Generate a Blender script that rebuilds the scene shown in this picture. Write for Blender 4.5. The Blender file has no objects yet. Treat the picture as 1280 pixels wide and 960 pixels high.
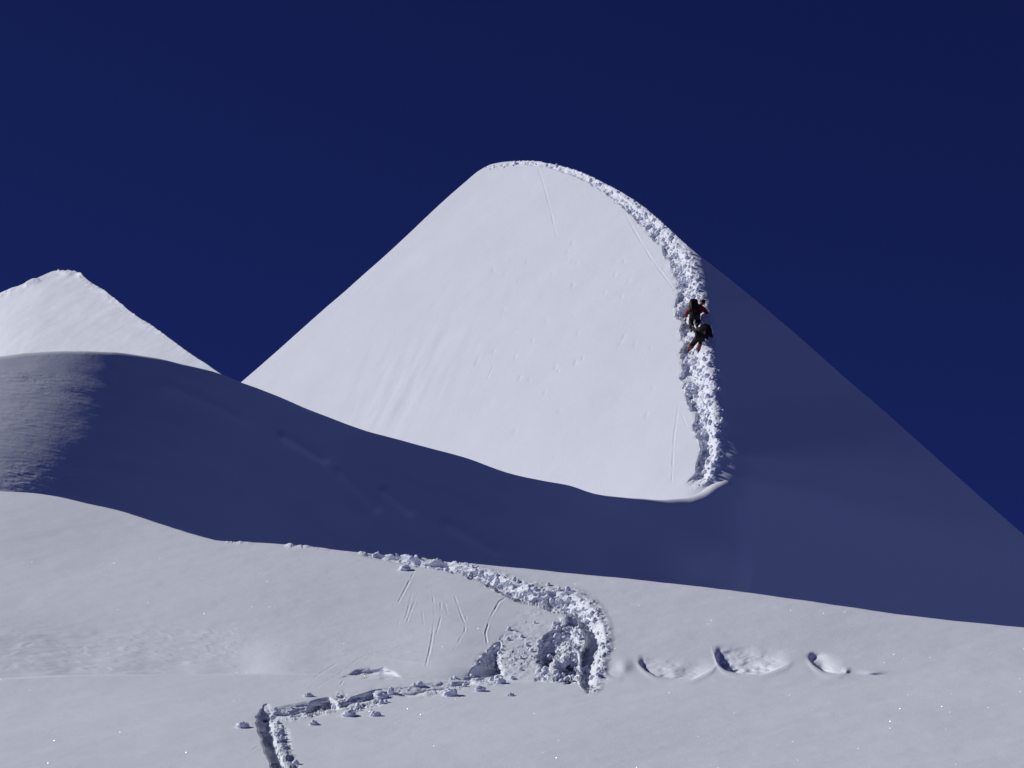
import bpy, math
import numpy as np
rng = np.random.default_rng(7)
C = bpy.context.scene.collection

# ------------------------------------------------------------------ view
FPX = 3630.0                       # focal length for a frame 1280 wide
PITCH = math.radians(18.0)
CAM = np.array([0.0, 0.0, 1.7])
Fv = np.array([0, math.cos(PITCH), math.sin(PITCH)])
Rv = np.array([1.0, 0, 0])
Uv = np.array([0, -math.sin(PITCH), math.cos(PITCH)])
SUN = np.array([-0.78, 0.20, 0.57]); SUN /= np.linalg.norm(SUN)

def ray(x, y):
    x = np.asarray(x, float)[..., None]; y = np.asarray(y, float)[..., None]
    return Fv + (x - 640) / FPX * Rv + (480 - y) / FPX * Uv

def at(x, y, d):
    return CAM + ray(x, y) * np.asarray(d, float)[..., None]

def plane_w(n, x0, y0, d0):        # inverse distance of a plane
    n = np.array(n, float); n /= np.linalg.norm(n)
    k = float(n @ (at(x0, y0, d0) - CAM))
    return lambda X, Y: (ray(X, Y) @ n) / k

# ------------------------------------------------------------------ maths helpers
def pchip(pts):
    p = np.array(pts, float); x, y = p[:, 0], p[:, 1]
    h = np.diff(x); d = np.diff(y) / h; m = np.zeros(len(x))
    for i in range(1, len(x) - 1):
        if d[i-1] * d[i] > 0:
            w1, w2 = 2*h[i] + h[i-1], h[i] + 2*h[i-1]
            m[i] = (w1 + w2) / (w1 / d[i-1] + w2 / d[i])
    m[0], m[-1] = d[0], d[-1]
    def f(q):
        q = np.asarray(q, float)
        i = np.clip(np.searchsorted(x, q) - 1, 0, len(x) - 2)
        t = (q - x[i]) / h[i]
        r = ((2*t**3 - 3*t**2 + 1) * y[i] + (t**3 - 2*t**2 + t) * h[i] * m[i]
             + (-2*t**3 + 3*t**2) * y[i+1] + (t**3 - t**2) * h[i] * m[i+1])
        r = np.where(q < x[0], y[0] + (q - x[0]) * m[0], r)
        return np.where(q > x[-1], y[-1] + (q - x[-1]) * m[-1], r)
    return f

def sst(a, b, x):
    t = np.clip((x - a) / (b - a), 0, 1); return t * t * (3 - 2 * t)

def tps(pts):
    p = np.array(pts, float); xy = p[:, :2] / 500.0; n = len(p)
    def U(r2): return np.where(r2 > 1e-12, 0.5 * r2 * np.log(np.maximum(r2, 1e-12)), 0)
    A = np.zeros((n + 3, n + 3))
    A[:n, :n] = U(((xy[:, None] - xy[None]) ** 2).sum(-1)) + 1e-4 * np.eye(n)
    A[:n, n] = 1; A[:n, n+1:] = xy; A[n:, :n] = A[:n, n:].T
    c = np.linalg.solve(A, np.r_[1.0 / p[:, 2], 0, 0, 0])
    def f(X, Y):
        x, y = X / 500.0, Y / 500.0
        r = c[n] + c[n+1] * x + c[n+2] * y
        for i in range(n):
            r = r + c[i] * U((x - xy[i, 0]) ** 2 + (y - xy[i, 1]) ** 2)
        return r
    return f

def hash3(i, j, k, s):
    h = (i.astype(np.int64) * 374761393 + j.astype(np.int64) * 668265263 + k.astype(np.int64) * 2147483647 + s * 1274126177) & 0xFFFFFFFF
    h = ((h ^ (h >> 13)) * 1274126177) & 0xFFFFFFFF
    h = ((h ^ (h >> 16)) * 2246822519) & 0xFFFFFFFF
    return ((h ^ (h >> 15)) & 0xFFFFFF) / float(0xFFFFFF)

def vnoise(P, s=0):                # value noise in -1..1
    f = np.floor(P); t = P - f; t = t * t * t * (t * (t * 6 - 15) + 10); i = f.astype(np.int64)
    r = 0
    for a in (0, 1):
        for b in (0, 1):
            for c in (0, 1):
                w = (t[..., 0] if a else 1 - t[..., 0]) * (t[..., 1] if b else 1 - t[..., 1]) * (t[..., 2] if c else 1 - t[..., 2])
                r = r + w * hash3(i[..., 0] + a, i[..., 1] + b, i[..., 2] + c, s)
    return r * 2 - 1

def fbm(P, octv=4, s=0, gain=0.5):
    r, a = 0, 1.0
    for o in range(octv):
        r = r + a * vnoise(P * 2.03 ** o + 17.3 * o, s + o); a *= gain
    return r

def worley(P, s=0):                # F1 distance and a random value of the nearest cell
    f = np.floor(P).astype(np.int64); best = np.full(P.shape[:-1], 9.0); val = np.zeros(P.shape[:-1])
    for a in (-1, 0, 1):
        for b in (-1, 0, 1):
            for c in (-1, 0, 1):
                i, j, k = f[..., 0] + a, f[..., 1] + b, f[..., 2] + c
                d = ((i + hash3(i, j, k, s + 1) - P[..., 0]) ** 2 + (j + hash3(i, j, k, s + 2) - P[..., 1]) ** 2
                     + (k + hash3(i, j, k, s + 3) - P[..., 2]) ** 2)
                m = d < best; best = np.where(m, d, best); val = np.where(m, hash3(i, j, k, s + 4), val)
    return np.sqrt(best), val

def lumps(P, s=0, keep=0.35):      # rounded clods of snow on a rough bed, 0..1
    d, v = worley(P, s)
    return np.clip(1 - d * d * 1.5, 0, 1) * sst(keep, keep + 0.25, v)

def pathfield(X, Y, pts, ay=1.0):
    """distance, signed side (positive right of travel as seen), arclength, interpolated third value."""
    p = np.array(pts, float); best = np.full(X.shape, 1e9); sg = np.zeros(X.shape); arc = np.zeros(X.shape); ex = np.zeros(X.shape)
    L = 0
    for a, b in zip(p[:-1], p[1:]):
        dx, dy = b[0] - a[0], (b[1] - a[1]) * ay; l2 = dx * dx + dy * dy
        qx, qy = X - a[0], (Y - a[1]) * ay
        t = np.clip((qx * dx + qy * dy) / l2, 0, 1)
        d = np.hypot(qx - t * dx, qy - t * dy); m = d < best
        best = np.where(m, d, best); sg = np.where(m, np.sign(-(dx * qy - dy * qx)), sg)
        arc = np.where(m, L + t * math.sqrt(l2), arc)
        if p.shape[1] > 2: ex = np.where(m, a[2] + t * (b[2] - a[2]), ex)
        L += math.sqrt(l2)
    return best, sg * best, arc, ex, L

def inpoly(X, Y, pts):
    p = np.array(pts, float); r = np.zeros(X.shape, bool)
    for a, b in zip(p, np.roll(p, -1, 0)):
        if a[1] == b[1]: continue
        c = ((a[1] > Y) != (b[1] > Y)) & (X < (b[0] - a[0]) * (Y - a[1]) / (b[1] - a[1]) + a[0])
        r ^= c
    return r

def polydist(X, Y, pts):           # signed distance to a closed outline, positive inside
    d = pathfield(X, Y, list(pts) + [pts[0]])[0]
    return np.where(inpoly(X, Y, pts), d, -d)

def boxed(X, Y, x0, x1, y0, y1, fn, out):
    """adds fn on the part of the grid within a box."""
    m = (X >= x0) & (X <= x1) & (Y >= y0) & (Y <= y1)
    if m.any(): out[m] += fn(X[m], Y[m], m)

# ------------------------------------------------------------------ materials
def nodes_of(m):
    m.use_nodes = True; nt = m.node_tree; return nt, nt.nodes['Principled BSDF']

def snow_material(name, col, fine, strength, dist=0.02, rough=0.62):
    m = bpy.data.materials.new(name); nt, b = nodes_of(m); N = nt.nodes; L = nt.links
    tc = N.new('ShaderNodeTexCoord')
    n1 = N.new('ShaderNodeTexNoise'); n1.inputs['Scale'].default_value = fine; n1.inputs['Detail'].default_value = 6; n1.inputs['Roughness'].default_value = 0.65
    n2 = N.new('ShaderNodeTexNoise'); n2.inputs['Scale'].default_value = fine * 0.07; n2.inputs['Detail'].default_value = 3
    L.new(tc.outputs['Object'], n1.inputs['Vector']); L.new(tc.outputs['Object'], n2.inputs['Vector'])
    bp = N.new('ShaderNodeBump'); bp.inputs['Strength'].default_value = strength; bp.inputs['Distance'].default_value = dist
    L.new(n1.outputs['Fac'], bp.inputs['Height']); L.new(bp.outputs['Normal'], b.inputs['Normal'])
    mx = N.new('ShaderNodeMix'); mx.data_type = 'RGBA'
    mx.inputs[6].default_value = (*[c * 0.97 for c in col], 1); mx.inputs[7].default_value = (*[min(1, c * 1.02) for c in col], 1)
    L.new(n2.outputs['Fac'], mx.inputs[0]); L.new(mx.outputs[2], b.inputs['Base Color'])
    b.inputs['Roughness'].default_value = rough; b.inputs['Specular IOR Level'].default_value = 0.15
    return m

SNOWC = (0.775, 0.805, 0.875)
M_near = snow_material('near_snow', SNOWC, 28, 0.25, 0.012)
M_far = snow_material('far_snow', SNOWC, 6, 0.16, 0.05)
M_crumb = snow_material('crumbled_snow', (0.82, 0.85, 0.93), 40, 0.4, 0.01)

def plain(name, col, rough=0.7, metal=0.0, fabric=120.0, bump=0.15):
    m = bpy.data.materials.new(name); nt, b = nodes_of(m); N = nt.nodes; L = nt.links
    tc = N.new('ShaderNodeTexCoord'); n = N.new('ShaderNodeTexNoise'); n.inputs['Scale'].default_value = fabric; n.inputs['Detail'].default_value = 3
    L.new(tc.outputs['Object'], n.inputs['Vector'])
    mx = N.new('ShaderNodeMix'); mx.data_type = 'RGBA'
    mx.inputs[6].default_value = (*[c * 0.75 for c in col], 1); mx.inputs[7].default_value = (*[min(1, c * 1.25) for c in col], 1)
    L.new(n.outputs['Fac'], mx.inputs[0]); L.new(mx.outputs[2], b.inputs['Base Color'])
    bp = N.new('ShaderNodeBump'); bp.inputs['Strength'].default_value = bump; bp.inputs['Distance'].default_value = 0.01
    L.new(n.outputs['Fac'], bp.inputs['Height']); L.new(bp.outputs['Normal'], b.inputs['Normal'])
    b.inputs['Roughness'].default_value = rough; b.inputs['Metallic'].default_value = metal; b.inputs['Specular IOR Level'].default_value = 0.5 if metal else 0.2
    return m

# ------------------------------------------------------------------ meshes
def mesh_grid(name, P, mat, kind='structure', smooth=True):
    nr, nc = P.shape[:2]
    me = bpy.data.meshes.new(name); me.vertices.add(nr * nc)
    me.vertices.foreach_set('co', P.reshape(-1).astype(np.float32))
    idx = np.arange(nr * nc).reshape(nr, nc)
    q = np.stack([idx[1:, :-1], idx[1:, 1:], idx[:-1, 1:], idx[:-1, :-1]], -1).reshape(-1, 4)
    me.loops.add(q.size); me.loops.foreach_set('vertex_index', q.reshape(-1).astype(np.int32))
    me.polygons.add(len(q)); me.polygons.foreach_set('loop_start', np.arange(0, q.size, 4, dtype=np.int32))
    me.polygons.foreach_set('use_smooth', np.full(len(q), smooth, bool))
    me.update(calc_edges=True); me.materials.append(mat)
    o = bpy.data.objects.new(name, me); C.objects.link(o)
    if kind: o['kind'] = kind
    return o

def mesh_tris(name, V, F, mat, parent=None, smooth=True):
    me = bpy.data.meshes.new(name); me.from_pydata([tuple(v) for v in V], [], [tuple(f) for f in F])
    me.polygons.foreach_set('use_smooth', np.full(len(F), smooth, bool)); me.update(); me.materials.append(mat)
    o = bpy.data.objects.new(name, me); C.objects.link(o)
    if parent: o.parent = parent
    return o

def normals_of(P):
    N = np.cross(np.gradient(P, axis=1), np.gradient(P, axis=0)); N /= np.linalg.norm(N, axis=-1, keepdims=True) + 1e-12
    if (N * (CAM - P)).sum(-1).mean() < 0: N = -N
    return N

def sheet(name, xs, crest, offs, wfun, feats, R, drop, mat, amax=125):
    """a snow surface: rows run from the crest down towards the viewer, then the crest rolls over to a far side."""
    xs = np.asarray(xs, float); X = np.repeat(xs[None], len(offs), 0); Y = crest(xs)[None] + np.asarray(offs)[:, None]
    B = at(X, Y, 1.0 / wfun(X, Y)); N0 = normals_of(B)
    rh = ray(X, Y); rh /= np.linalg.norm(rh, axis=-1, keepdims=True)
    Dm, Hf = feats(X, Y, B, N0) if feats else (np.zeros_like(X), None)
    P = B + rh * Dm[..., None]
    if Hf is not None:
        H = Hf(P); P = P + H[..., None] * N0
    T = B[0] - B[2]; T /= np.linalg.norm(T, axis=-1, keepdims=True); N = N0[2]
    Rr = np.broadcast_to(np.asarray(R, float), xs.shape)[:, None]; rows = []
    for a in np.radians(np.linspace(6, amax, 20)):
        rows.append(P[0] + Rr * (np.sin(a) * T - (1 - np.cos(a)) * N))
    a = math.radians(amax); tt = math.cos(a) * T - math.sin(a) * N
    for s in np.linspace(0.04, 1, 8): rows.append(rows[19] + tt * drop * s)
    full = np.concatenate([np.stack(rows[::-1]), P], 0)
    o = mesh_grid(name, full, mat)
    return o, X, Y, P, normals_of(P)

def axis(lo, hi, dense, step, coarse):
    a = np.concatenate([[lo], np.arange(dense[0], dense[1], step), [hi]])
    left = np.arange(lo, dense[0], coarse); right = np.arange(dense[1], hi + coarse, coarse)
    return np.concatenate([left, np.arange(dense[0], dense[1], step), right])

# ------------------------------------------------------------------ summit
wD = plane_w((-0.45, -0.62, 0.643), 870, 410, 120.0)
summit_crest = pchip([(-200, 900), (250, 519), (303, 476.5), (360, 427.5), (430, 366), (500, 303), (560, 247.5), (580, 230), (600, 213.5), (616, 206),
                      (635, 203), (665, 202), (690, 206), (726, 216), (750, 227), (780, 243), (809, 263), (839, 289), (863, 311), (914, 351),
                      (980, 405), (1055, 472), (1120, 527), (1186, 586), (1270, 661), (1500, 866), (1700, 1040)])
RIDGE = [(200, 120), (560, 165), (640, 188), (690, 195), (726, 206), (752, 219), (782, 236), (812, 257), (840, 282), (861, 305), (872, 326), (879, 355), (885, 382),
         (889, 410), (892, 441), (895, 470), (899, 510), (905, 545), (910, 570), (907, 594), (884, 670), (850, 780), (720, 1200)]
SLOPE_A = 6.2e-6
hill_crest = pchip([(-900, 560), (-300, 480), (-100, 458), (0, 449), (35, 444.5), (88, 442.5), (142, 443.5), (188, 448.5), (227, 456), (273, 467), (303, 478.5), (333, 490.5), (390, 514), (420, 526),
                    (459, 539.5), (534, 559), (591, 576), (637, 592.5), (675, 601), (712, 608.5), (745, 619), (770, 623), (800, 627.5), (835, 632.5), (858, 632), (880, 625), (898, 613), (912, 606), (930, 640), (950, 700), (1010, 900)])
def summit_plain(X, Y):
    d, s, _, _, _ = pathfield(X, Y, RIDGE)
    g = -s * SLOPE_A               # >0 inside the lit face
    k = SLOPE_A * (7 + 36 * sst(515, 585, Y))
    w1 = wD(X, Y); w2 = w1 + g
    h = np.clip(1 - np.abs(g) / k, 0, 1)
    return np.minimum(w1, w2) - h * h * k / 4
def summit_w(X, Y):                # the foot of the lit face falls away behind the shaded hill
    cut = hill_crest(X) + 9 + 5 * np.clip(700 - X, 0, 900) + 6000 * sst(893, 912, X + .35 * np.clip(Y - 632, 0, 300))
    return summit_plain(X, Y) - np.clip((Y - cut) * 2e-5, 0, 4e-4)

TRAIL_UP = [(596, 214, 2), (650, 202.5, 3), (690, 207, 4), (726, 217, 5), (760, 236, 6), (790, 257, 8), (816, 280, 11), (839, 305, 13), (854, 330, 14.5), (862, 360, 15),
            (866, 395, 18), (870, 430, 18), (874, 465, 20), (881, 500, 18), (888, 540, 16), (889, 568, 14), (879, 596, 10), (858, 612, 5)]
RUNNELS_UP = [([(672, 206), (680, 232), (688, 262), (691, 275), (697, 300)], 1.0), ([(777, 258), (795, 292), (813, 322), (835, 352), (847, 368)], 1.1),
              ([(848, 506), (843, 545), (840, 605)], 0.9), ([(851, 515), (860, 538)], 0.7),
              ([(520, 450), (505, 490), (492, 530)], .8), ([(548, 430), (515, 500), (506, 520)], .8), ([(480, 470), (464, 527)], .7), ([(618, 455), (607, 478)], .8), ([(565, 480), (553, 505)], .5)]
def summit_feats(X, Y, B, N0):
    D = np.zeros_like(X); mask = np.zeros_like(X)
    d, s, arc, hw, L = pathfield(X, Y, TRAIL_UP)
    q = s / np.maximum(hw, 1)     # -1 inner edge, +1 ridge
    wob = 0.25 * fbm(B * 1.1, 3, 5)
    qq = q + wob
    ends = sst(0, 30, arc) * sst(L, L - 25, arc)
    amp = np.clip(hw / 16, 0.12, 1.1) * ends
    prof = np.where(qq < -0.85, -0.28 * sst(-1.15, -0.8, qq), np.where(qq < -0.35, -0.28 + 0.10 * (qq + .85), -0.23 + 0.31 * sst(-0.35, 0.45, qq)))
    prof = np.where(qq > 0.5, 0.08 * (1 - sst(0.5, 1.5, qq)), prof)
    prof = np.where(np.abs(q) > 2.2, 0, prof)
    mask = sst(1.35, 0.75, np.abs(qq)) * ends * np.clip(hw / 9, 0.65, 1)
    amp = amp * np.where(qq < 0, np.clip(.62 + .75 * fbm(B * 1.3, 2, 6), .15, 1.15), 1)
    D -= prof * amp / 0.40
    for pts, a in RUNNELS_UP:
        x = [p[0] for p in pts]; y = [p[1] for p in pts]
        def fn(x_, y_, m):
            dd, ss, ar, _, LL = pathfield(x_, y_, pts)
            wv = 0.6 + 0.5 * vnoise(np.stack([ar * .15, ar * 0, ar * 0], -1), 3)
            return .28 * a * wv * (0.10 * np.exp(-(ss / 1.1) ** 2) - 0.03 * np.exp(-((np.abs(ss) - 2.0) / 1.0) ** 2)) * sst(0, 6, ar) * sst(LL, LL - 8, ar)
        boxed(X, Y, min(x) - 6, max(x) + 6, min(y) - 6, max(y) + 6, fn, D)
    # small pock marks on the face
    rr = np.random.default_rng(3)
    for i in range(90):
        cx, cy = rr.uniform(420, 830), rr.uniform(300, 560)
        if cy > 470 + (cx - 420) * .33: continue
        a, r = rr.uniform(.006, .035), rr.uniform(1.2, 2.6)
        boxed(X, Y, cx - 8, cx + 8, cy - 8, cy + 8, lambda x_, y_, m: a * np.exp(-(((x_ - cx) + (y_ - cy) * .4) / r) ** 2 - ((y_ - cy) / (r * 1.6)) ** 2), D)
    m = mask > 0.01
    def Hf(P):
        H = 0.03 * fbm(P * 0.16, 3, 11) + 0.006 * fbm(P * 0.9, 3, 21)
        band = np.exp(-(((X - 500) + (Y - 490) * .45) / 60) ** 2 - ((Y - 480) / 60) ** 2)
        H = H + band * 0.02 * fbm(np.stack([(X + Y * .45) * .09, Y * .012, X * 0], -1), 3, 31)
        pm = P[m]
        calm = 1 - .55 * np.exp(-((X[m] - 872) / 22) ** 2 - ((Y[m] - 406) / 34) ** 2)
        h = calm * (0.04 * lumps(pm * 2.3, 41, .5) + 0.045 * lumps(pm * 4.6, 51, .35)) + 0.03 * lumps(pm * 9, 56, .2) + 0.04 * fbm(pm * 4, 3, 61)
        H[m] += mask[m] * (1.15 - 0.5 * sst(-.2, .6, q[m])) * (h - 0.045)
        return H
    summit_feats.mask = mask
    return D, Hf

xs = axis(-150, 1650, (590, 935), 0.55, 4.0)
offs = np.concatenate([np.arange(0, 100, 0.6), np.arange(100, 430, 0.8), np.arange(430, 700, 6)])
sm_o, sX, sY, sP, sN = sheet('mountain', xs, summit_crest, offs, summit_w, summit_feats, 0.35, 70, M_far)
summit_mask = summit_feats.mask

# ------------------------------------------------------------------ shaded hill in front of the summit
def sdepth(x, y): return float(1 / summit_plain(np.array([[float(x)]]), np.array([[float(y)]]))[0, 0])
hc = [(-500, 500, 88), (-300, 478, 84.0), (-100, 456, 83.8), (0, 447, 84.55), (90, 440, 86.2), (200, 450, 88.8), (303, 477, 91.3), (450, 537, 94.9), (600, 578, 98.6), (712, 606, 101.6), (780, 625, 103.55), (835, 631, 105.15), (880, 624, 106.5),
      (-500, 640, 79), (-300, 640, 75.6), (-100, 600, 75.45), (0, 600, 76.05), (90, 600, 77.6), (200, 620, 79.7), (350, 680, 82.9), (500, 690, 88.6), (650, 700, 94.0), (780, 780, 95.5), (712, 760, 93.6), (850, 780, 97.6)]
for x, y in [(915, 640), (890, 690), (870, 740), (925, 590), (960, 600), (950, 660), (930, 720), (1050, 560), (1050, 700), (920, 800), (1050, 800)]:
    hc.append((x, y, sdepth(x, y) - (0.5 if y >= 690 else 0.18)))
hill_tps = tps(hc)
def hill_w(X, Y): return hill_tps(X, Y) * (1 - 0.012 * sst(918, 968, X))
def hill_feats(X, Y, B, N0):
    D = np.zeros_like(X)
    rip = sst(170, 20, X) * sst(452, 470, Y)
    for x0, y0, x1, y1, a in [(355, 545, 405, 575, .2), (425, 590, 470, 635, .14), (480, 615, 510, 640, .16), (205, 480, 300, 520, .06), (560, 655, 620, 690, .1)]:
        def fn(x_, y_, m):
            dd = pathfield(x_, y_, [(x0, y0), (x1, y1)])[0]; return -a * np.exp(-(dd / 6) ** 2)
        boxed(X, Y, x0 - 30, x1 + 30, y0 - 30, y1 + 30, fn, D)
    def Hf(P):
        H = (0.012 + .038 * sst(150, 450, X)) * fbm(P * 0.22, 3, 71) + 0.012 * fbm(P * 0.8, 2, 73)
        s = P * np.array([1.6, 2.2, 5.5])
        H = H + rip * np.clip(.7 + .5 * fbm(P * .45, 2, 77), .4, 1.2) * (0.007 * fbm(s * 1.9, 4, 75) + 0.0035 * np.abs(fbm(s * 2.0, 3, 79)))
        return H
    return D, Hf
xs = axis(-880, 966, (-5, 180), 0.8, 3.0)
offs = np.concatenate([np.arange(0, 190, 0.8), np.arange(190, 330, 4), np.arange(330, 520, 12)])
Rh = 0.22 + 1.3 * sst(330, 60, xs) + 0.15 * sst(650, 780, xs) + .9 * sst(770, 860, xs) * (1 - .6 * sst(890, 925, xs))
hl_o, hX, hY, hP, hN = sheet('hill', xs, hill_crest, offs, hill_w, hill_feats, Rh, 45, M_far)

# ------------------------------------------------------------------ second peak, at the back
peak_crest = pchip([(-700, 620), (-300, 440), (-100, 384), (0, 367), (21, 359), (46, 348.5), (71, 338.5), (92, 339.5), (110, 350.5), (128, 362), (166, 391.5), (191, 408), (230, 437), (273, 466), (330, 508), (460, 600)])
peak_plane = plane_w((-0.33, -0.56, 0.76), 100, 400, 160.0)
def peak_w(X, Y): return peak_plane(X, Y) - 1.2e-8 * np.clip(60 - X, 0, 400) ** 2 - 2e-9 * np.clip(X - 150, 0, 400) ** 2
def peak_feats(X, Y, B, N0):
    edge = np.exp(-((Y - peak_crest(X)) / 7) ** 2) * sst(280, 60, X)
    def Hf(P):
        H = 0.05 * fbm(P * 0.3, 3, 91) + 0.008 * fbm(P * 1.6, 3, 95)
        H = H + edge * (0.15 * lumps(P * 0.9, 97, .6) + 0.11 * lumps(P * 2.2, 99, .5))
        return H
    return np.zeros_like(X), Hf
pk_o = sheet('mountain', axis(-680, 440, (-10, 290), 1.2, 6), peak_crest, np.concatenate([np.arange(0, 140, 1.2), np.arange(140, 300, 8)]), peak_w, peak_feats, 0.5, 60, M_far)[0]

# ------------------------------------------------------------------ near slope
slope_crest = pchip([(-1000, 690), (-300, 622), (-100, 613), (0, 614.5), (37, 616), (75, 622), (112, 631), (150, 640), (187, 651.5), (225, 664), (259, 674), (272, 677), (319, 679.5), (375, 683.5),
                     (442, 691), (507, 697.5), (585, 705.5), (686, 715.5), (797, 727), (917, 741), (1035, 757), (1162, 774), (1280, 786), (1700, 826), (2300, 880)])
wA = plane_w((-0.05, -0.385, 0.92), 640, 846, 37.0)
wB = plane_w((-0.06, -0.480, 0.873), 640, 846, 37.0)
def slope_w(X, Y):
    a, b = wA(X, Y), wB(X, Y); k = 4e-4
    h = np.clip(1 - np.abs(a - b) / k, 0, 1)
    m = np.exp(-((X + 30) / 170) ** 2 - ((Y - 640) / 45) ** 2)
    return np.maximum(a, b) + h * h * k / 4 + 2.2e-4 * m

TRAIL_LOW = [(440, 690.5, 3), (507, 700, 4.5), (560, 706, 6), (600, 717, 8), (640, 734, 10), (680, 745, 12), (712, 752, 13), (735, 766, 13), (745, 786, 13), (746, 810, 13), (741, 835, 12), (738, 853, 10)]
FAN = [([(522, 706), (510, 730), (498, 752), (488, 760)], 1.0), ([(512, 725), (503, 742)], .8), ([(515, 740), (507, 775)], .9), ([(524, 738), (513, 765), (508, 780)], .7), ([(511, 758), (505, 776)], .9),
       ([(540, 735), (543, 765), (541, 790), (536, 822)], .9), ([(551, 750), (551, 772), (545, 795)], .9), ([(566, 738), (577, 770), (583, 784)], 1.0), ([(583, 768), (581, 790), (566, 814)], 1.2),
       ([(532, 835), (535, 820), (541, 795)], 1.0), ([(500, 770), (497, 785)], .5), ([(527, 760), (530, 785)], .5), ([(556, 752), (560, 770)], .5),
       ([(638, 744), (624, 752), (613, 772), (607, 792), (610, 812)], 1.9), ([(645, 742), (634, 747)], 1.2),
       ([(392, 862), (420, 845), (450, 822), (500, 808), (560, 796)], .5), ([(372, 866), (400, 842), (425, 826)], .5), ([(425, 858), (430, 850)], 1.2), ([(300, 945), (320, 935), (335, 928)], .9), ([(480, 912), (530, 890), (580, 870)], .35)]
HOLES = [  # (lower crisp lip, height of the far wall, push)
    ([(797, 827), (803, 833), (812, 840), (826, 846), (845, 848.5), (862, 848.5), (876, 843), (888, 836), (895, 829)], 24, .27),
    ([(893, 817), (896, 825), (902, 833), (912, 839), (928, 842.5), (948, 842.5), (966, 838), (980, 832), (988, 828)], 27, .36),
    ([(1010, 823), (1016, 830), (1024, 836), (1034, 840.5), (1046, 842), (1056, 838)], 19, .4),
    ([(755, 836), (760, 842), (768, 845), (776, 845)], 12, .2),
]
TRENCH_SIDE = ([(316, 891), (330, 902), (345, 899), (362, 897), (380, 893), (398, 888), (412, 885), (424, 888), (436, 884), (455, 879), (470, 874), (490, 870), (508, 869), (530, 866), (560, 860), (602, 852)],
               [(316, 893), (330, 888), (347, 883.5), (370, 880), (395, 874.5), (412, 872), (424, 880), (440, 868), (470, 863), (500, 858), (520, 857), (560, 854), (602, 850)])
TRENCH_END = [(352, 884, 7), (337, 890, 10), (331, 901, 12), (332, 910, 11), (335, 922, 9), (339, 935, 9), (345, 950, 8), (351, 968, 8), (356, 995, 8), (362, 1030, 8)]
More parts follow.
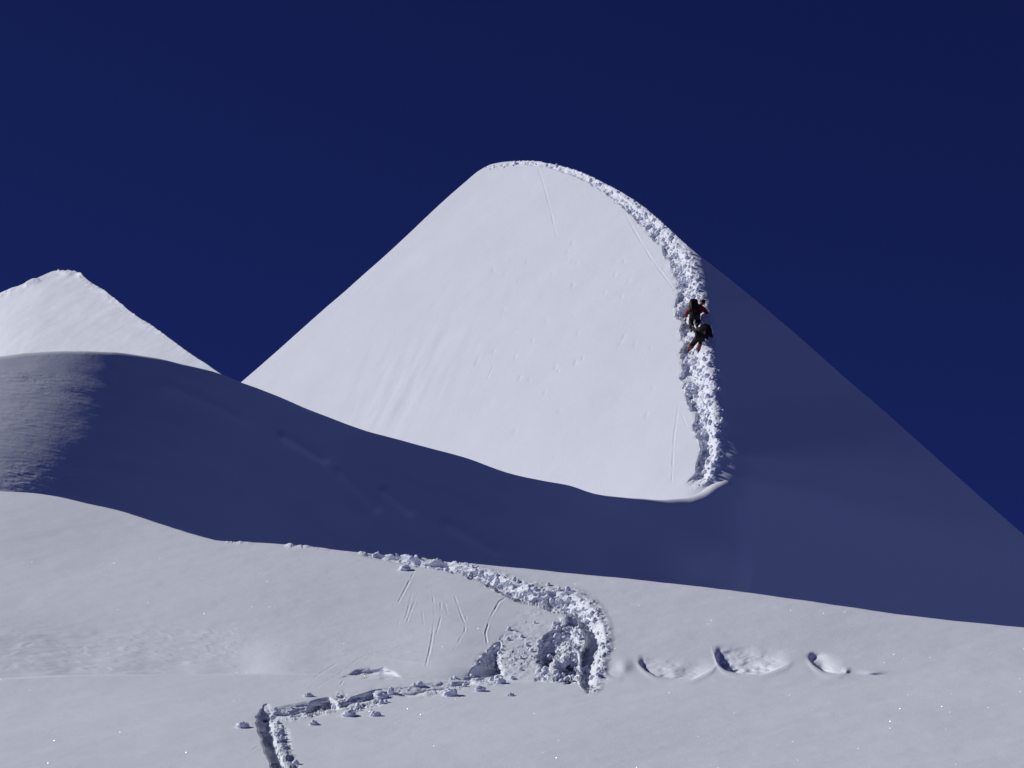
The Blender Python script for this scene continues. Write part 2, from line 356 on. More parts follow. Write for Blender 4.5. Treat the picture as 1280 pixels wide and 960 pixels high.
def slope_feats(X, Y, B, N0):
    D = np.zeros_like(X); mask = np.zeros_like(X); crumb = np.zeros_like(X)
    # bench lip: the slope behind the bench starts further back
    lipx = np.array([-400, 300, 350, 420, 520, 560, 605, 640, 700, 740]); lipa = np.array([.42, .42, .25, .2, .2, .25, .45, .3, .15, 0])
    lipy = np.interp(X, [-400, 0, 80, 330, 420, 560, 640, 760], [850, 849, 845, 842.5, 843, 850, 852, 853])
    lg = np.arange(-420, 820, 2.0); kern = np.exp(-(np.arange(-40, 41, 2.0) / 14) ** 2); kern /= kern.sum()
    lv = np.convolve(np.pad(np.interp(lg, lipx, lipa), 20, 'edge'), kern, 'valid'); lipf = lambda q: np.interp(q, lg, lv)
    def fn(x_, y_, m):
        ly = lipy[m]; am = lipf(x_) * (1 + .10 * vnoise(np.stack([x_ * .02, x_ * 0, x_ * 0], -1), 2)); v = (ly - y_)
        hh = np.interp(x_, [0, 320, 400, 440, 490, 540, 600], [52, 44, 34, 28, 24, 18, 16])
        return am * sst(-1.0, 0.6, v) * np.clip(1 - v / hh, 0, 1)
    boxed(X, Y, -400, 800, 770, 856, fn, D)
    # soft swells of the slope
    for cx, cy, rx, ry, a in [(160, 800, 220, 34, .35), (352, 818, 60, 32, -.08), (300, 760, 160, 40, -.12), (560, 800, 60, 50, -.14), (90, 700, 160, 30, .14), (900, 800, 200, 30, -.1),
                              (1150, 850, 160, 20, .12), (240, 900, 130, 30, -.1), (700, 910, 170, 40, -.12), (1000, 930, 200, 30, .1)]:
        D += a * np.exp(-((X - cx) / rx) ** 2 - ((Y - cy) / ry) ** 2)
    # tracks of rolling snow
    for pts, a in FAN:
        x = [p[0] for p in pts]; y = [p[1] for p in pts]
        def fn(x_, y_, m):
            dd, ss, ar, _, LL = pathfield(x_, y_, pts)
            wv = np.clip(0.55 + 0.8 * vnoise(np.stack([ar * .2, ar * 0 + x[0], ar * 0], -1), 3), .1, 1.3)
            return .22 * a * wv * (0.075 * np.exp(-(ss / 1.0) ** 2) - 0.025 * np.exp(-((np.abs(ss) - 2.0) / 1.0) ** 2)) * sst(0, 5, ar) * sst(LL, LL - 6, ar)
        boxed(X, Y, min(x) - 6, max(x) + 6, min(y) - 6, max(y) + 6, fn, D)
    # trodden trail down from the crest
    d, s, arc, hw, L = pathfield(X, Y, TRAIL_LOW)
    q = s / np.maximum(hw, 1); q = q + 0.22 * fbm(B * 3.0, 3, 105)
    amp = np.clip(hw / 12, .3, 1.1) * sst(0, 40, arc) * np.where(d < 60, 1, 0)
    prof = np.where(q < -0.9, -0.19 * sst(-1.3, -0.95, q), -0.19 + 0.21 * sst(-0.9, 0.9, q))
    prof = np.where(q > 0.8, 0.02 * (1 - sst(0.8, 1.8, q)), prof)
    D -= prof * amp / 0.26
    mask = np.maximum(mask, sst(1.5, 0.9, np.abs(q)) * np.clip(hw / 11, .25, 1) * sst(0, 60, arc) * (1 - .5 * sst(-.5, .3, q)))
    cr = np.exp(-((Y - slope_crest(X)) / 2.0) ** 2) * sst(280, 300, X) * sst(600, 480, X) * sst(-0.45, .15, fbm(B * np.array([1.2, 0, 0]) + 3.3, 2, 7))
    # notches dug into the slope above the bench
    def notch(poly, rate, soft, mx, wob=2.0):
        x = [p[0] for p in poly]; y = [p[1] for p in poly]
        def fn(x_, y_, m):
            sd = polydist(x_, y_, poly) + wob * (fbm(B[m] * 4, 3, 115) + 1.2 * (lumps(B[m] * 6, 117, .3) - .3))
            top = np.full(x_.shape, 1e9)
            # height below the upper outline, column by column
            xx = np.linspace(min(x), max(x), 60); yt = []
            for xi in xx:
                ys_ = [a[1] + (xi - a[0]) / (b[0] - a[0]) * (b[1] - a[1]) for a, b in zip(poly, poly[1:] + poly[:1]) if min(a[0], b[0]) <= xi <= max(a[0], b[0]) and a[0] != b[0]]
                yt.append(min(ys_) if ys_ else max(y))
            v = np.clip(y_ - np.interp(x_, xx, yt), 0, 200)
            return np.minimum(rate * v, mx) * sst(-0.5, soft, sd)
        boxed(X, Y, min(x) - 8, max(x) + 8, min(y) - 8, max(y) + 8, fn, D)
    notch([(424, 846), (432, 840), (446, 834), (462, 831), (480, 832), (494, 838), (502, 845), (503, 850), (424, 850)], .020, 9, .35, 1.5)
    notch([(578, 850), (596, 826), (612, 808), (627, 797), (629, 812), (627, 830), (628, 851)], .020, 7, .8, 2.5)
    notch([(670, 828), (672, 808), (680, 794), (696, 783), (712, 776), (723, 786), (721, 802), (706, 812), (696, 826), (684, 836)], .019, 7, .8, 4.0)
    notch([(693, 852), (696, 836), (706, 824), (721, 814), (728, 826), (722, 852)], .020, 6, .7, 4.0)
    notch([(706, 782), (710, 768), (726, 766), (728, 778), (720, 784)], .03, 2, .5, 1)
    def fn(x_, y_, m): return 0.30 * sst(0, 6, polydist(x_, y_, [(694, 852), (698, 832), (712, 826), (720, 834), (712, 852)]))
    boxed(X, Y, 680, 730, 815, 860, fn, D)
    # churned ground round the notches
    pocket = sst(-2, 5, polydist(X, Y, [(668, 852), (672, 815), (690, 785), (706, 768), (726, 766), (728, 800), (722, 852)])); mask = np.maximum(mask, pocket * .9)
    pit = sst(-4, 8, polydist(X, Y, [(626, 852), (628, 800), (640, 775), (655, 752), (700, 748), (740, 760), (757, 790), (757, 852)]))
    mask = np.maximum(mask, pit * (0.12 + 0.25 * sst(765, 810, Y) + .35 * sst(690, 720, X)) * (.6 + .5 * vnoise(B * 3, 77)))
    left = sst(-3, 5, polydist(X, Y, [(575, 856), (598, 822), (630, 794), (632, 856)])); mask = np.maximum(mask, left * .5)
    # hollows left in a row by old footsteps
    for lip, hgt, push in HOLES:
        x = [p[0] for p in lip]
        def fn(x_, y_, m):
            ly = pchip(lip)(x_) + 0.4 * vnoise(B[m] * 6, 9)
            v = ly - y_; e = sst(x[0] - .5, x[0] + 8, x_) * sst(x[-1] + .5, x[-1] - 30, x_)
            yt = min(p[1] for p in lip) - hgt * .35; u = np.clip((x_ - x[0]) / (x[-1] - x[0]), 0, 1)
            return push / 22 * 1.2 * (lambda t: t * t / (t + 6))(np.clip(y_ - yt + 4 - 10 * (u - .2) ** 2, 0, 60)) * (1 - .45 * u) * sst(-0.5, 0.9, v) * e * (1 + .3 * fbm(B[m] * np.array([4, 2, 3]), 3, 12))
        boxed(X, Y, x[0] - 5, x[-1] + 5, 790, 852, fn, D)
        def fn(x_, y_, m):
            ly = pchip(lip)(x_); return -0.03 * np.exp(-((y_ - ly - 3) / 4) ** 2) * sst(x[0] - 6, x[0] + 4, x_) * sst(x[-1] + 6, x[-1] - 4, x_)
        boxed(X, Y, x[0] - 8, x[-1] + 8, 800, 862, fn, D)
    for cx, cy, rx, ry, a in [(780, 832, 9, 8, -.12), (1058, 838, 4, 3, -.1), (1090, 840, 14, 2.5, -.12), (1020, 822, 10, 5, .1)]:
        D += a * np.exp(-((X - cx) / rx) ** 2 - ((Y - cy) / ry) ** 2)
    # trench across the bench: far wall seen, near edge crisp
    lo, hi = TRENCH_SIDE
    def fn(x_, y_, m):
        a = np.interp(x_, [p[0] for p in lo], [p[1] for p in lo]) + 2.4 * fbm(B[m] * np.array([4, 0, 0]), 3, 121)
        b = np.interp(x_, [p[0] for p in hi], [p[1] for p in hi]) + 2.2 * fbm(B[m] * np.array([3, 0, 0]), 3, 125)
        hgt = np.maximum(a - b, .5); v = a - y_
        return 0.042 * hgt * (1 + .3 * fbm(B[m] * 4, 3, 128)) * sst(-0.4, 0.6, v) * np.clip(1 - v / hgt, 0, 1) * sst(314, 342, x_) * sst(604, 580, x_) * np.clip(.75 + .7 * fbm(B[m] * np.array([2.2, 0, 0]) + 5, 3, 127), .6, 1.1)
    boxed(X, Y, 305, 608, 840, 910, fn, D)
    d2, s2, arc2, hw2, L2 = pathfield(X, Y, TRENCH_END)
    q2 = (s2 + 2) / np.maximum(hw2 * .72, 1) + 0.25 * fbm(B * 4, 3, 131)     # negative left, positive right
    p2 = np.where(np.abs(q2) < 4, sst(-1.15, -0.8, q2) * sst(1.5, 0.5, q2) * (0.21 + .05 * fbm(B * 3, 2, 133)) - 0.03 * sst(0.9, 1.8, q2) * sst(4.0, 2.2, q2) * sst(24, 40, arc2), 0) * sst(10, 52, arc2)
    D += p2 / 0.19 * np.where(d2 < 60, 1, 0)
    bank = sst(0.5, 1.2, q2) * sst(5.0, 3.2, q2) * sst(8, 22, arc2) * np.where(d2 < 60, 1, 0)
    mask = np.maximum(mask, bank * 0.6)
    near = .75 * np.exp(-(pathfield(X, Y, [(p[0], p[1] + 1) for p in TRENCH_SIDE[0]], 1.3)[0] / 5) ** 2) * sst(330, 350, X) * sst(600, 560, X) * sst(-.25, .45, fbm(B * np.array([1.5, .4, 0]), 2, 129))
    near = np.maximum(near, .42 * np.exp(-(pathfield(X, Y, [(p[0], p[1] - 6) for p in TRENCH_SIDE[0]], 1.3)[0] / 8) ** 2) * sst(330, 350, X) * sst(600, 540, X))
    for x0, y0, x1, y1, w in [(385, 892, 412, 884, 7), (412, 884, 430, 880, 8), (440, 887, 478, 876, 6), (425, 870, 430, 880, 6)]:
        near = np.maximum(near, np.exp(-(pathfield(X, Y, [(x0, y0), (x1, y1)], 1.5)[0] / w) ** 2))
    mask = np.maximum(mask, near * .7)
    m = mask > 0.01; mc = cr > 0.01
    rip = sst(330, 250, X) * sst(768, 800, Y) * sst(846, 838, Y)
    rip2 = np.exp(-((X - 455) / 90) ** 2 - ((Y - 815) / 25) ** 2)
    def Hf(P):
        H = 0.010 * fbm(P * 0.5, 3, 141) + 0.0025 * fbm(P * 3.2, 3, 145)
        mr = (rip + rip2) > .01; pr = P[mr] * np.array([2.0, 2.6, 6.0]) + np.stack([0 * P[mr][..., 0], P[mr][..., 0] * 1.1, P[mr][..., 0] * .3], -1)
        r1 = fbm(pr, 4, 151)
        H[mr] += (rip[mr] + .45 * rip2[mr]) * (0.012 * r1 - 0.010 * sst(.2, .5, r1))
        pm = P[m]
        h = 0.045 * lumps(pm * 5, 161, .4) + 0.034 * lumps(pm * 10, 165, .3) + 0.02 * lumps(pm * 20, 168, .25) + 0.018 * fbm(pm * 8, 3, 171)
        H[m] += mask[m] * (h - 0.035)
        H[mc] += cr[mc] * (0.10 * lumps(P[mc] * 4, 181, .35) + 0.05 * lumps(P[mc] * 9, 185, .3))
        return H
    slope_feats.mask = np.maximum(mask, cr * .8)
    return D, Hf
xs = axis(-980, 2280, (270, 1110), 0.6, 2.5)
offs = np.concatenate([np.arange(0, 235, 0.55), np.arange(235, 350, 1.2), 350 + np.cumsum(np.linspace(3, 60, 56))])
sl_o, fX, fY, fP, fN = sheet('snow_slope', xs, slope_crest, offs, slope_w, slope_feats, 0.5, 18, M_near)
slope_mask = slope_feats.mask

# unseen ground under everything, coloured blue to bounce fill light into the shaded slopes
gr = np.array([-2000, -900, -300, -100, 0, 100, 300, 900, 2000.0])
gx, gy = np.meshgrid(gr, gr + 40)
mesh_grid('ground', np.stack([gx, gy, gx * 0 - 0.4], -1)[::-1], plain('bounce_ground', (0.22, 0.26, 0.42), 0.9, 0, 0.05))

# ------------------------------------------------------------------ crumbs and crystals
def ico(sub=1):
    t = (1 + 5 ** .5) / 2
    V = [(-1, t, 0), (1, t, 0), (-1, -t, 0), (1, -t, 0), (0, -1, t), (0, 1, t), (0, -1, -t), (0, 1, -t), (t, 0, -1), (t, 0, 1), (-t, 0, -1), (-t, 0, 1)]
    F = [(0, 11, 5), (0, 5, 1), (0, 1, 7), (0, 7, 10), (0, 10, 11), (1, 5, 9), (5, 11, 4), (11, 10, 2), (10, 7, 6), (7, 1, 8), (3, 9, 4), (3, 4, 2), (3, 2, 6), (3, 6, 8), (3, 8, 9), (4, 9, 5), (2, 4, 11), (6, 2, 10), (8, 6, 7), (9, 8, 1)]
    V = [np.array(v) / np.linalg.norm(v) for v in V]
    for _ in range(sub):
        mid, G = {}, []
        def mp(a, b):
            k = (min(a, b), max(a, b))
            if k not in mid:
                v = V[a] + V[b]; V.append(v / np.linalg.norm(v)); mid[k] = len(V) - 1
            return mid[k]
        for a, b, c in F:
            d, e, f = mp(a, b), mp(b, c), mp(c, a); G += [(a, d, f), (b, e, d), (c, f, e), (d, e, f)]
        F = G
    return np.array(V), np.array(F)

def scatter(name, P, N, prob, n, rlo, rhi, sink, mat, seed, sub=1, pw=2.5):
    r = np.random.default_rng(seed); p = prob.reshape(-1); p = p / p.sum()
    ids = r.choice(p.size, n, p=p); V0, F0 = ico(sub); VV, FF = [], []
    for k, i in enumerate(ids):
        c = P.reshape(-1, 3)[i]; nn = N.reshape(-1, 3)[i]; rad = rlo + (rhi - rlo) * r.random() ** pw
        v = V0 * (1 + 0.28 * vnoise(V0 * 1.7 + r.uniform(0, 90, 3), 5)[:, None]) * r.uniform(.75, 1.25, 3) * rad
        VV.append(v + c + nn * rad * sink); FF.append(F0 + k * len(V0))
    o = mesh_tris(name, np.concatenate(VV), np.concatenate(FF), mat); o['kind'] = 'stuff'; return o

sp = np.clip(summit_mask, 0, 1) ** 2 * (sY < 640) * (1 - np.exp(-((sX - 872) / 20) ** 2 - ((sY - 405) / 42) ** 2) > .35)
scatter('snow_crumbs', sP, sN, sp, 620, 0.02, 0.12, 0.3, M_crumb, 1)
fp = np.where((fX > 280) & (fX < 770) & (fY < 1000), slope_mask, 0)
scatter('snow_crumbs', fP, fN, fp ** 1.5 + 0.01 * (slope_mask > .02) * (fY < 1000), 650, 0.008, 0.042, 0.4, M_crumb, 2)

# sparkling frost crystals lying on the near slope
M_ice = bpy.data.materials.new('frost'); nt, b = nodes_of(M_ice)
b.inputs['Base Color'].default_value = (0.9, 0.92, 0.95, 1); b.inputs['Roughness'].default_value = 0.3; b.inputs['Specular IOR Level'].default_value = 0.8
def crystals(n):
    r = np.random.default_rng(11); VV, FF = [], []
    ok = np.flatnonzero(((fY > fY[0][None] + 4) & (fY < 985) & (fX > -20) & (fX < 1300)).reshape(-1))
    Xr = fX.reshape(-1); Yr = fY.reshape(-1)
    for k in range(n):
        while True:
            i = ok[r.integers(len(ok))]
            if r.random() < (1.0 if (Xr[i] < 270 or Xr[i] > 1110) else .12): break
        c = fP.reshape(-1, 3)[i]; rad = r.uniform(.002, .0064)
        t = CAM - c; t /= np.linalg.norm(t); hv = SUN + t * r.uniform(.85, 1.2) + r.normal(0, .13, 3); hv /= np.linalg.norm(hv)
        u = np.cross(hv, [0.3, 0.2, 1]); u /= np.linalg.norm(u); w = np.cross(hv, u); ph = r.uniform(0, 6)
        pts = [c + fN.reshape(-1, 3)[i] * rad * .3 + rad * (math.cos(ph + q) * u + math.sin(ph + q) * w) for q in np.arange(6) * math.pi / 3]
        top = [p + hv * rad * .35 for p in pts]; s = len(VV); VV += pts + top
        FF.append(tuple(s + 6 + q for q in range(6))); FF.append(tuple(s + 5 - q for q in range(6)))
        FF += [(s + q, s + (q + 1) % 6, s + 6 + (q + 1) % 6, s + 6 + q) for q in range(6)]
    o = mesh_tris('frost_crystals', VV, FF, M_ice, smooth=False); o['kind'] = 'stuff'
crystals(330)

# separate clods one can point at
def surf(X, Y, P, x, y):
    i = np.argmin((X - x) ** 2 + (Y - y) ** 2); return P.reshape(-1, 3)[i]
CLODS = [(303, 909, .055, 'snow clod alone on the left bank of the trench bend'), (392, 905, .04, 'small snow clod below the bank right of the trench bend'),
         (437, 894, .06, 'flattish wide snow clod just below the middle of the trench'), (469, 894, .045, 'round snow clod below the tall heap beside the trench'),
         (476, 872, .07, 'largest snow clod of the heap on the trench edge'), (489, 866, .05, 'small snow clod standing on the far trench edge right of the heap'),
         (563, 869, .07, 'snow clod lying by itself on the bench right of the trench'), (600, 863, .05, 'snow clod near the right end of the trench'),
         (625, 853, .05, 'snow clod at the foot of the dug notch'), (638, 869, .03, 'smallest snow clod on the bench below the dug notch'),
         (506, 712, .06, 'snow clod hanging on the slope just under the crest trail'), (386, 871, .04, 'snow clod on the far edge of the trench bend')]
V0, F0 = ico(3)
for k, (x, y, rad, lab) in enumerate(CLODS):
    p = surf(fX, fY, fP, x, y); r = np.random.default_rng(100 + k)
    v = V0 * (1 + 0.30 * fbm(V0 * 1.5 + r.uniform(0, 50, 3), 3, k)[:, None] + .12 * lumps(V0 * 2.4 + r.uniform(0, 50, 3), k)[:, None]) * (rad * np.array([1.25, 1.1, .8] if k != 5 else [.7, .75, 1.05]))
    o = mesh_tris('snow_clod', v, F0, M_crumb); o.location = tuple(p + np.array([0, 0, rad * .35]))
    o['label'] = lab; o['category'] = 'snow clod'; o['group'] = 'snow clods along the trench and trail'

#PEOPLE_BEGIN
# ------------------------------------------------------------------ the two climbers
def pj(q): return at(q[0], q[1], q[2])

def skinned(name, V, E, R, mat, parent, base, root=0, sub=2):
    me = bpy.data.meshes.new(name); me.from_pydata([tuple(np.array(v) - base) for v in V], E, [])
    o = bpy.data.objects.new(name, me); C.objects.link(o)
    o.modifiers.new('skin', 'SKIN').use_smooth_shade = True
    d = me.skin_vertices[0].data
    for i, r in enumerate(R):
        d[i].radius = (r, r) if np.isscalar(r) else tuple(r); d[i].use_root = (i == root)
    m = o.modifiers.new('sub', 'SUBSURF'); m.levels = sub; m.render_levels = sub
    dg = bpy.context.evaluated_depsgraph_get(); n = bpy.data.meshes.new_from_object(o.evaluated_get(dg))
    o.modifiers.clear(); o.data = n; bpy.data.meshes.remove(me); n.name = name
    n.materials.clear(); n.materials.append(mat)
    n.polygons.foreach_set('use_smooth', np.ones(len(n.polygons), bool)); o.parent = parent
    return o

def superq(c, ax, size, e=0.35, n=14, m=22, dent=0.0, seed=0):
    """a rounded bag-like solid: ax = three unit axes (right, forward, up)."""
    V, F = [], []
    def sp(v): return np.sign(v) * abs(v) ** e
    for i in range(n + 1):
        u = -math.pi / 2 + math.pi * i / n
        for j in range(m):
            w = 2 * math.pi * j / m
            p = np.array([sp(math.cos(u)) * sp(math.cos(w)), sp(math.cos(u)) * sp(math.sin(w)), sp(math.sin(u))])
            k = 1 + dent * vnoise((p * 2.2 + seed)[None], 3)[0]
            V.append(c + sum(p[a] * size[a] * k * ax[a] for a in range(3)))
    for i in range(n):
        for j in range(m):
            F.append((i * m + j, i * m + (j + 1) % m, (i + 1) * m + (j + 1) % m, (i + 1) * m + j))
    return np.array(V), F

def tube(P, r, k=8):
    P = [np.array(p, float) for p in P]; V, F = [], []
    rs = r if hasattr(r, '__len__') else [r] * len(P)
    for i, p in enumerate(P):
        t = P[min(i + 1, len(P) - 1)] - P[max(i - 1, 0)]; t /= np.linalg.norm(t)
        a = np.cross(t, [0.31, 0.2, 0.93]); a /= np.linalg.norm(a); b = np.cross(t, a)
        V += [p + rs[i] * (math.cos(q) * a + math.sin(q) * b) for q in np.arange(k) * 2 * math.pi / k]
    for i in range(len(P) - 1):
        F += [(i * k + j, i * k + (j + 1) % k, (i + 1) * k + (j + 1) % k, (i + 1) * k + j) for j in range(k)]
    F.append(tuple(range(k - 1, -1, -1))); F.append(tuple((len(P) - 1) * k + j for j in range(k)))
    return np.array(V), F

def join(*parts):
    V, F, s = [], [], 0
    for v, f in parts:
        V.append(v); F += [tuple(i + s for i in q) for q in f]; s += len(v)
    return np.concatenate(V), F

def unit(v): return v / np.linalg.norm(v)

M_skin = plain('skin', (0.34, 0.19, 0.13), 0.5, 0, 60, .05)
M_pinkg = plain('pink_nylon', (0.30, 0.075, 0.09), 0.6)
M_boot = plain('boot_leather', (0.05, 0.045, 0.045), 0.6)
M_glove = plain('glove_fabric', (0.03, 0.03, 0.035), 0.7)
M_steel = plain('dark_steel', (0.16, 0.16, 0.17), 0.35, 0.8)

def hand(name, wrist, toward, mat, root, base, side):
    """a gloved hand curled round what it holds: palm, four unequal bent fingers and a thumb."""
    d = unit(toward - wrist); across = unit(np.cross(d, [0, -0.4, 1])) * side; nrm = np.cross(across, d) * side
    V = [wrist, wrist + d * .045, wrist + d * .085]; E = [(0, 1), (1, 2)]; R = [.030, (.040, .026), (.038, .022)]
    for k, (off, ln) in enumerate([(-.034, .065), (-.011, .078), (.012, .074), (.034, .058)]):
        b = wrist + d * .088 + across * off; s = len(V)
        V += [b, b + d * ln * .45 - nrm * .012, b + d * ln * .62 - nrm * (ln * .55)]; R += [.0105, .010, .0085]
        E += [(2, s), (s, s + 1), (s + 1, s + 2)]
    b = wrist + d * .035 + across * (-.048); s = len(V)
    V += [b, b + d * .035 - across * .018 - nrm * .012, b + d * .066 - across * .008 - nrm * .03]; R += [.0135, .0115, .009]; E += [(1, s), (s, s + 1), (s + 1, s + 2)]
    return skinned(name, V, E, R, mat, root, base)

def climber(J, label, jacket_m, trouser_m, helmet_m, gaiter_m):
    P = {k: pj(v) for k, v in J.items()}
    base = (P['ra'] + P['la']) / 2 - np.array([0, 0, .10])
    root = bpy.data.objects.new('person', None); C.objects.link(root); root.location = tuple(base)
    root['label'] = label; root['category'] = 'person'; root['group'] = 'climbers on the summit ridge'
    up = unit(P['neck'] - P['hip']); right = unit(P['rs'] - P['ls']); fwd = unit(np.cross(up, right))
    if fwd[1] < 0: fwd = -fwd
    hipR, hipL = P['hip'] + right * .09, P['hip'] - right * .09
    # body: one continuous figure
    hd = unit(P['head'] - P['neck'])
    names = ['hip', 'waist', 'chest', 'neck', 'jaw', 'head', 'crown', 'ls', 'le', 'lw', 'lh', 'rs', 're', 'rw', 'rh', 'lhip', 'lk', 'la', 'lt', 'rhip', 'rk', 'ra', 'rt', 'nose']
    facing = unit(fwd * .8 + np.array([0, .6, .15]))
    D = dict(P); D['waist'] = P['hip'] * .55 + P['chest'] * .45; D['jaw'] = P['neck'] + hd * .09; D['head'] = P['neck'] + hd * .17; D['crown'] = P['neck'] + hd * .25
    D['lhip'], D['rhip'] = hipL, hipR
    for s in 'lr':
        D[s + 'w'] = D[s + 'h'] + unit(D[s + 'e'] - D[s + 'h']) * .10
        D[s + 't'] = D[s + 'a'] + np.array([-.02 if s == 'l' else .02, .13, -.055])
    D['nose'] = D['head'] + facing * .115
    idx = {n: i for i, n in enumerate(names)}
    E = [(idx[a], idx[b]) for a, b in [('hip', 'waist'), ('waist', 'chest'), ('chest', 'neck'), ('neck', 'jaw'), ('jaw', 'head'), ('head', 'crown'), ('chest', 'ls'), ('ls', 'le'), ('le', 'lw'), ('lw', 'lh'),
                                       ('chest', 'rs'), ('rs', 're'), ('re', 'rw'), ('rw', 'rh'), ('hip', 'lhip'), ('lhip', 'lk'), ('lk', 'la'), ('la', 'lt'), ('hip', 'rhip'), ('rhip', 'rk'), ('rk', 'ra'), ('ra', 'rt'), ('head', 'nose')]]
    Rd = dict(hip=.13, waist=.125, chest=.135, neck=.055, jaw=.075, head=.092, crown=.06, nose=.018, ls=.062, le=.042, lw=.030, lh=.026, rs=.062, re=.042, rw=.030, rh=.026,
              lhip=.088, lk=.058, la=.042, lt=.036, rhip=.088, rk=.058, ra=.042, rt=.036)
    skinned('body', [D[n] for n in names], E, [Rd[n] for n in names], M_skin, root, base, 0)
    # clothes
    jn = ['waist', 'chest', 'collar', 'ls', 'le', 'lw', 'rs', 're', 'rw', 'hem']; D['collar'] = P['neck'] * .75 + P['chest'] * .25; D['hem'] = P['hip'] - up * .05
    ji = {n: i for i, n in enumerate(jn)}
    skinned('jacket', [D[n] for n in jn], [(ji[a], ji[b]) for a, b in [('hem', 'waist'), ('waist', 'chest'), ('chest', 'collar'), ('chest', 'ls'), ('ls', 'le'), ('le', 'lw'), ('chest', 'rs'), ('rs', 're'), ('re', 'rw')]],
            [dict(waist=.185, chest=.205, collar=.115, ls=.115, le=.090, lw=.066, rs=.115, re=.090, rw=.066, hem=.19)[n] for n in jn], jacket_m, root, base, 1)
    tn = ['hip', 'lhip', 'lk', 'la', 'rhip', 'rk', 'ra']; ti = {n: i for i, n in enumerate(tn)}
    skinned('trousers', [D[n] for n in tn], [(ti[a], ti[b]) for a, b in [('hip', 'lhip'), ('lhip', 'lk'), ('lk', 'la'), ('hip', 'rhip'), ('rhip', 'rk'), ('rk', 'ra')]],
            [dict(hip=.18, lhip=.16, lk=.125, la=.09, rhip=.16, rk=.125, ra=.09)[n] for n in tn], trouser_m, root, base, 0)
    # helmet: a shell with a small brim
    hc = D['head'] + hd * .025; side = unit(np.cross(facing, hd)); fr = unit(np.cross(hd, side))
    v, f = superq(hc, [side, fr, hd], (.118, .142, .125), 1.0, 12, 20); v[:, :] = np.where(((v - hc) @ hd < -.045)[:, None], v + np.outer(-((v - hc) @ hd) - .045, hd), v)
    br = superq(hc + fr * .10 - hd * .03, [side, fr, hd], (.085, .055, .014), .8, 8, 16)
    mesh_tris('helmet', *(lambda q: (q[0] - base, q[1]))(join((v, f), br)), helmet_m, root)
    for s, sg in (('l', -1), ('r', 1)):
        hand('glove', D[s + 'w'] * .3 + D[s + 'h'] * .7, D[s + 'h'] + unit(D[s + 'h'] - D[s + 'e']) * .2, M_glove, root, base, sg)
        a, t, k = D[s + 'a'], D[s + 't'], D[s + 'k']; heel = a + np.array([0, -.07, -.06])
        b = skinned('boot', [a + (k - a) * .22, a, heel, a + (t - a) * .55 + np.array([0, 0, -.01]), t + np.array([0, .05, -.01])], [(0, 1), (1, 2), (1, 3), (3, 4)], [.062, .062, .050, .054, .042], M_boot, root, base, 1)
        sp = []
        for q in (heel + np.array([-.03, 0, -.03]), heel + np.array([.03, 0, -.03]), t + np.array([-.035, -.02, -.03]), t + np.array([.035, -.02, -.03]), t + np.array([-.03, .07, -.02]), t + np.array([.03, .07, -.02])):
            sp.append(tube([q, q + np.array([0, .01, -.045])], [.009, .002], 5))
        sp.append(tube([heel + np.array([-.03, -.02, -.035]), t + np.array([-.035, .06, -.035])], .006, 5)); sp.append(tube([heel + np.array([.03, -.02, -.035]), t + np.array([.035, .06, -.035])], .006, 5))
        v, f = join(*sp); mesh_tris('crampon', v - base, f, M_steel, root, False)
        g0, g1 = a + (k - a) * .05, a + (k - a) * .5
        v, f = tube([g0, g0 * .7 + g1 * .3, g0 * .3 + g1 * .7, g1], [.090, .100, .118, .128], 14); mesh_tris('gaiter', v - base, f, gaiter_m, root)
    return D, dict(up=up, right=right, fwd=fwd, base=base)

def backpack(c, right, fwd, up, size, label, body_m, lid_m, strap_m, shoulders):
    base = c - up * size[2]
    root = bpy.data.objects.new('backpack', None); C.objects.link(root); root.location = tuple(base)
    root['label'] = label; root['category'] = 'backpack'; root['group'] = 'backpacks on the climbers'
    ax = [right, fwd, up]
    v, f = superq(c, ax, size, .5, 16, 28, .07, 3); mesh_tris('pack_bag', v - base, f, body_m, root)
    v, f = superq(c + up * size[2] * .95 - fwd * .02, ax, (size[0] * .95, size[1] * .95, size[2] * .24), .6, 12, 24, .06, 8); mesh_tris('lid', v - base, f, lid_m, root)
    for sg in (-1, 1):
        v, f = superq(c + right * sg * size[0] * .98 - up * size[2] * .35, ax, (.05, size[1] * .6, size[2] * .4), .7, 10, 16, .05, 5); mesh_tris('side_pocket', v - base, f, lid_m, root)
    for sg, sh in zip((-1, 1), shoulders):
        a = c + right * sg * size[0] * .5 + fwd * size[1] * .8 + up * size[2] * .6
        b = sh + up * .10; d = sh + fwd * .13 - up * .06; e = c + right * sg * size[0] * .9 + fwd * size[1] * 1.1 - up * size[2] * .6
        v, f = tube([a, b, d, (d + e) / 2 + fwd * .05, e], .022, 8); mesh_tris('shoulder_strap', v - base, f, strap_m, root)

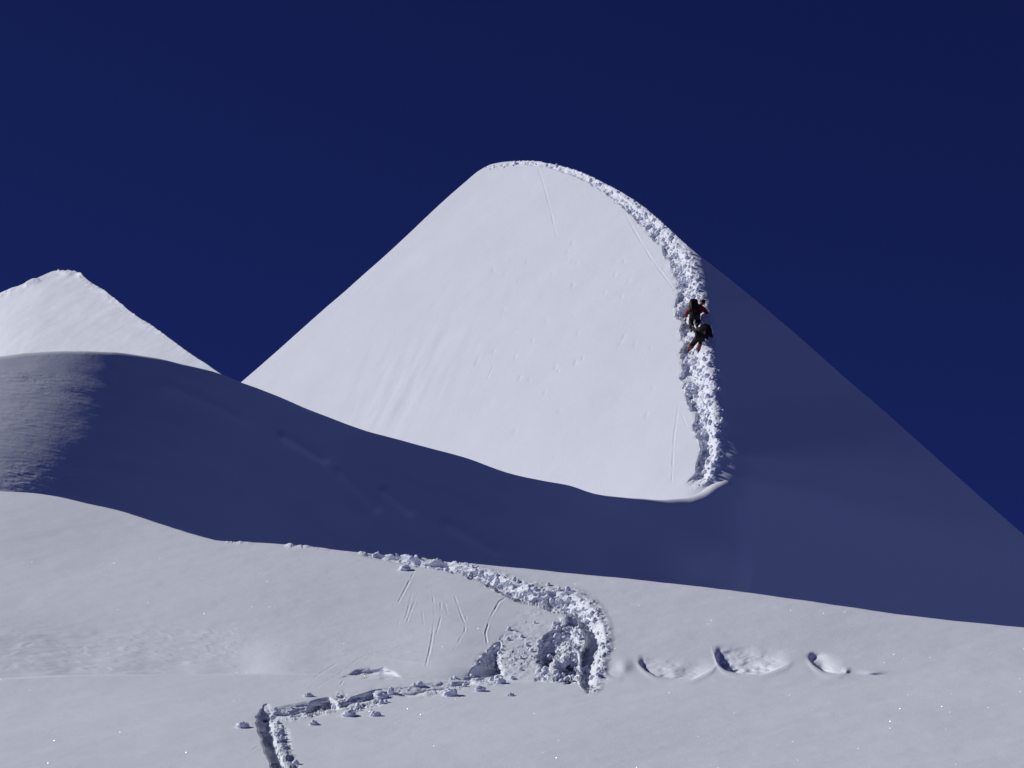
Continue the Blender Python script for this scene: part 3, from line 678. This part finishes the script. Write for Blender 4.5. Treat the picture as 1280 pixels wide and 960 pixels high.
J_low = dict(ra=(872.8, 438.0, 118.05), la=(860.5, 437.0, 118.7), rk=(876.5, 428.5, 118.4), lk=(868.5, 427, 118.6), hip=(876, 420, 118.15), chest=(879, 413.2, 118.62), neck=(880.5, 410.3, 118.9),
             head=(881.2, 407.5, 119.1), ls=(874, 412.0, 118.75), le=(868.5, 413.5, 119.05), lh=(865.5, 407.5, 119.45), rs=(885.5, 413.0, 118.7), re=(889.0, 419.5, 118.7), rh=(889.5, 427.0, 118.75))
J_up = dict(ra=(872.0, 408.5, 119.95), la=(864.5, 411, 119.95), rk=(872.5, 399.5, 120.35), lk=(863.5, 401.5, 120.3), hip=(868.5, 394.5, 120.2), chest=(871.5, 385.5, 120.6), neck=(875.5, 381.8, 120.8),
            head=(878.8, 377.0, 120.9), ls=(865.0, 384.0, 120.6), le=(858.8, 391.0, 120.5), lh=(857.0, 399.0, 120.7), rs=(879.0, 386.0, 120.75), re=(883.5, 391.0, 120.7), rh=(887.0, 394.5, 120.95))
M_dark = plain('charcoal_fabric', (0.016, 0.0115, 0.012), 0.85); M_black = plain('black_fabric', (0.014, 0.013, 0.015), 0.7)
M_red = plain('red_fabric', (0.22, 0.016, 0.018), 0.65); M_navy = plain('slate_fabric', (0.017, 0.015, 0.018), 0.7)
M_dred = plain('maroon_plastic', (0.09, 0.022, 0.02), 0.4); M_dgrey = plain('grey_plastic', (0.05, 0.045, 0.045), 0.4)
D1, B1 = climber(J_low, 'lower climber all in charcoal clothes with pink gaiters, bent over behind the red climber', M_dark, M_dark, M_dgrey, M_pinkg)
D2, B2 = climber(J_up, 'upper climber in a red jacket and dark helmet, leaning to the right on the ridge', M_red, M_navy, M_dred, M_black)
backpack(pj((880.0, 414.8, 118.36)), B1['right'], B1['fwd'], unit(B1['up'] + np.array([.1, 0, .35])), (.235, .17, .27), 'bulging charcoal backpack on the lower climber', M_dark, M_black, M_black, (D1['ls'], D1['rs']))
backpack(pj((867.3, 384.8, 120.30)), B2['right'], B2['fwd'], unit(np.array([-.03, .35, .94])), (.19, .16, .31), 'tall dark maroon backpack on the red-jacketed climber', plain('dark_maroon_fabric', (.035, .014, .012), .7), plain('maroon_fabric', (.05, .012, .014), .7), M_black, (D2['ls'], D2['rs']))

def ice_axe(hand_p, tip, label):
    base = tip; root = bpy.data.objects.new('ice_axe', None); C.objects.link(root); root.location = tuple(base); root['label'] = label; root['category'] = 'ice axe'; root['group'] = 'ice axes held by the climbers'
    d = unit(hand_p - tip); top = hand_p + d * .04
    v, f = tube([tip, tip + d * .06, top], [.004, .014, .014], 8); mesh_tris('shaft', v - base, f, M_steel, root)
    s = unit(np.cross(d, [0, 0.3, 1])); w = unit(np.cross(s, d))
    v, f = join(tube([top - w * .09 - d * .01, top, top + w * .08 - d * .01, top + w * .17 - d * .05], [.018, .014, .010, .003], 6)); mesh_tris('axe_head', v - base, f, M_steel, root, False)
ice_axe(D1['rh'], pj((896.0, 436.5, 118.3)), 'ice axe planted in the shaded flank by the lower climber')
ice_axe(D2['rh'], pj((889.5, 402.5, 120.9)), 'ice axe planted on the ridge edge by the red-jacketed climber')
#PEOPLE_END

# ------------------------------------------------------------------ camera, sun, sky
cam = bpy.data.cameras.new('camera'); co = bpy.data.objects.new('camera', cam); C.objects.link(co)
co.location = tuple(CAM); co.rotation_euler = (math.radians(90) + PITCH, 0, 0)
cam.sensor_width = 36; cam.lens = 36 * FPX / 1280; cam.clip_end = 6000; cam.clip_start = 0.1
bpy.context.scene.camera = co

from mathutils import Vector
sl = bpy.data.lights.new('sun', 'SUN'); sl.energy = 3.5; sl.angle = math.radians(0.5); sl.color = (1.0, 0.985, 0.96)
so = bpy.data.objects.new('sun', sl); C.objects.link(so); so.rotation_euler = Vector(tuple(-SUN)).to_track_quat('-Z', 'Y').to_euler()

wd = bpy.data.worlds.new('World'); bpy.context.scene.world = wd; wd.use_nodes = True
nt = wd.node_tree; bg = nt.nodes['Background']; sky = nt.nodes.new('ShaderNodeTexSky')
sky.sky_type = 'NISHITA'; sky.sun_disc = False; sky.sun_elevation = math.asin(SUN[2]); sky.sun_rotation = math.atan2(SUN[0], SUN[1])
sky.altitude = 6000; sky.air_density = 0.45; sky.dust_density = 0.0; sky.ozone_density = 6.0
tint = nt.nodes.new('ShaderNodeMix'); tint.data_type = 'RGBA'; tint.blend_type = 'MULTIPLY'; tint.inputs[0].default_value = 1
tint.inputs[7].default_value = (0.57, 0.50, 1.20, 1)       # deep high-altitude blue
nt.links.new(sky.outputs[0], tint.inputs[6]); nt.links.new(tint.outputs[2], bg.inputs[0]); bg.inputs[1].default_value = 0.05

sc = bpy.context.scene
sc.view_settings.view_transform = 'Standard'; sc.view_settings.look = 'None'; sc.view_settings.exposure = 0; sc.view_settings.gamma = 1
sc.render.engine = 'CYCLES'; sc.cycles.max_bounces = 6; sc.cycles.diffuse_bounces = 4
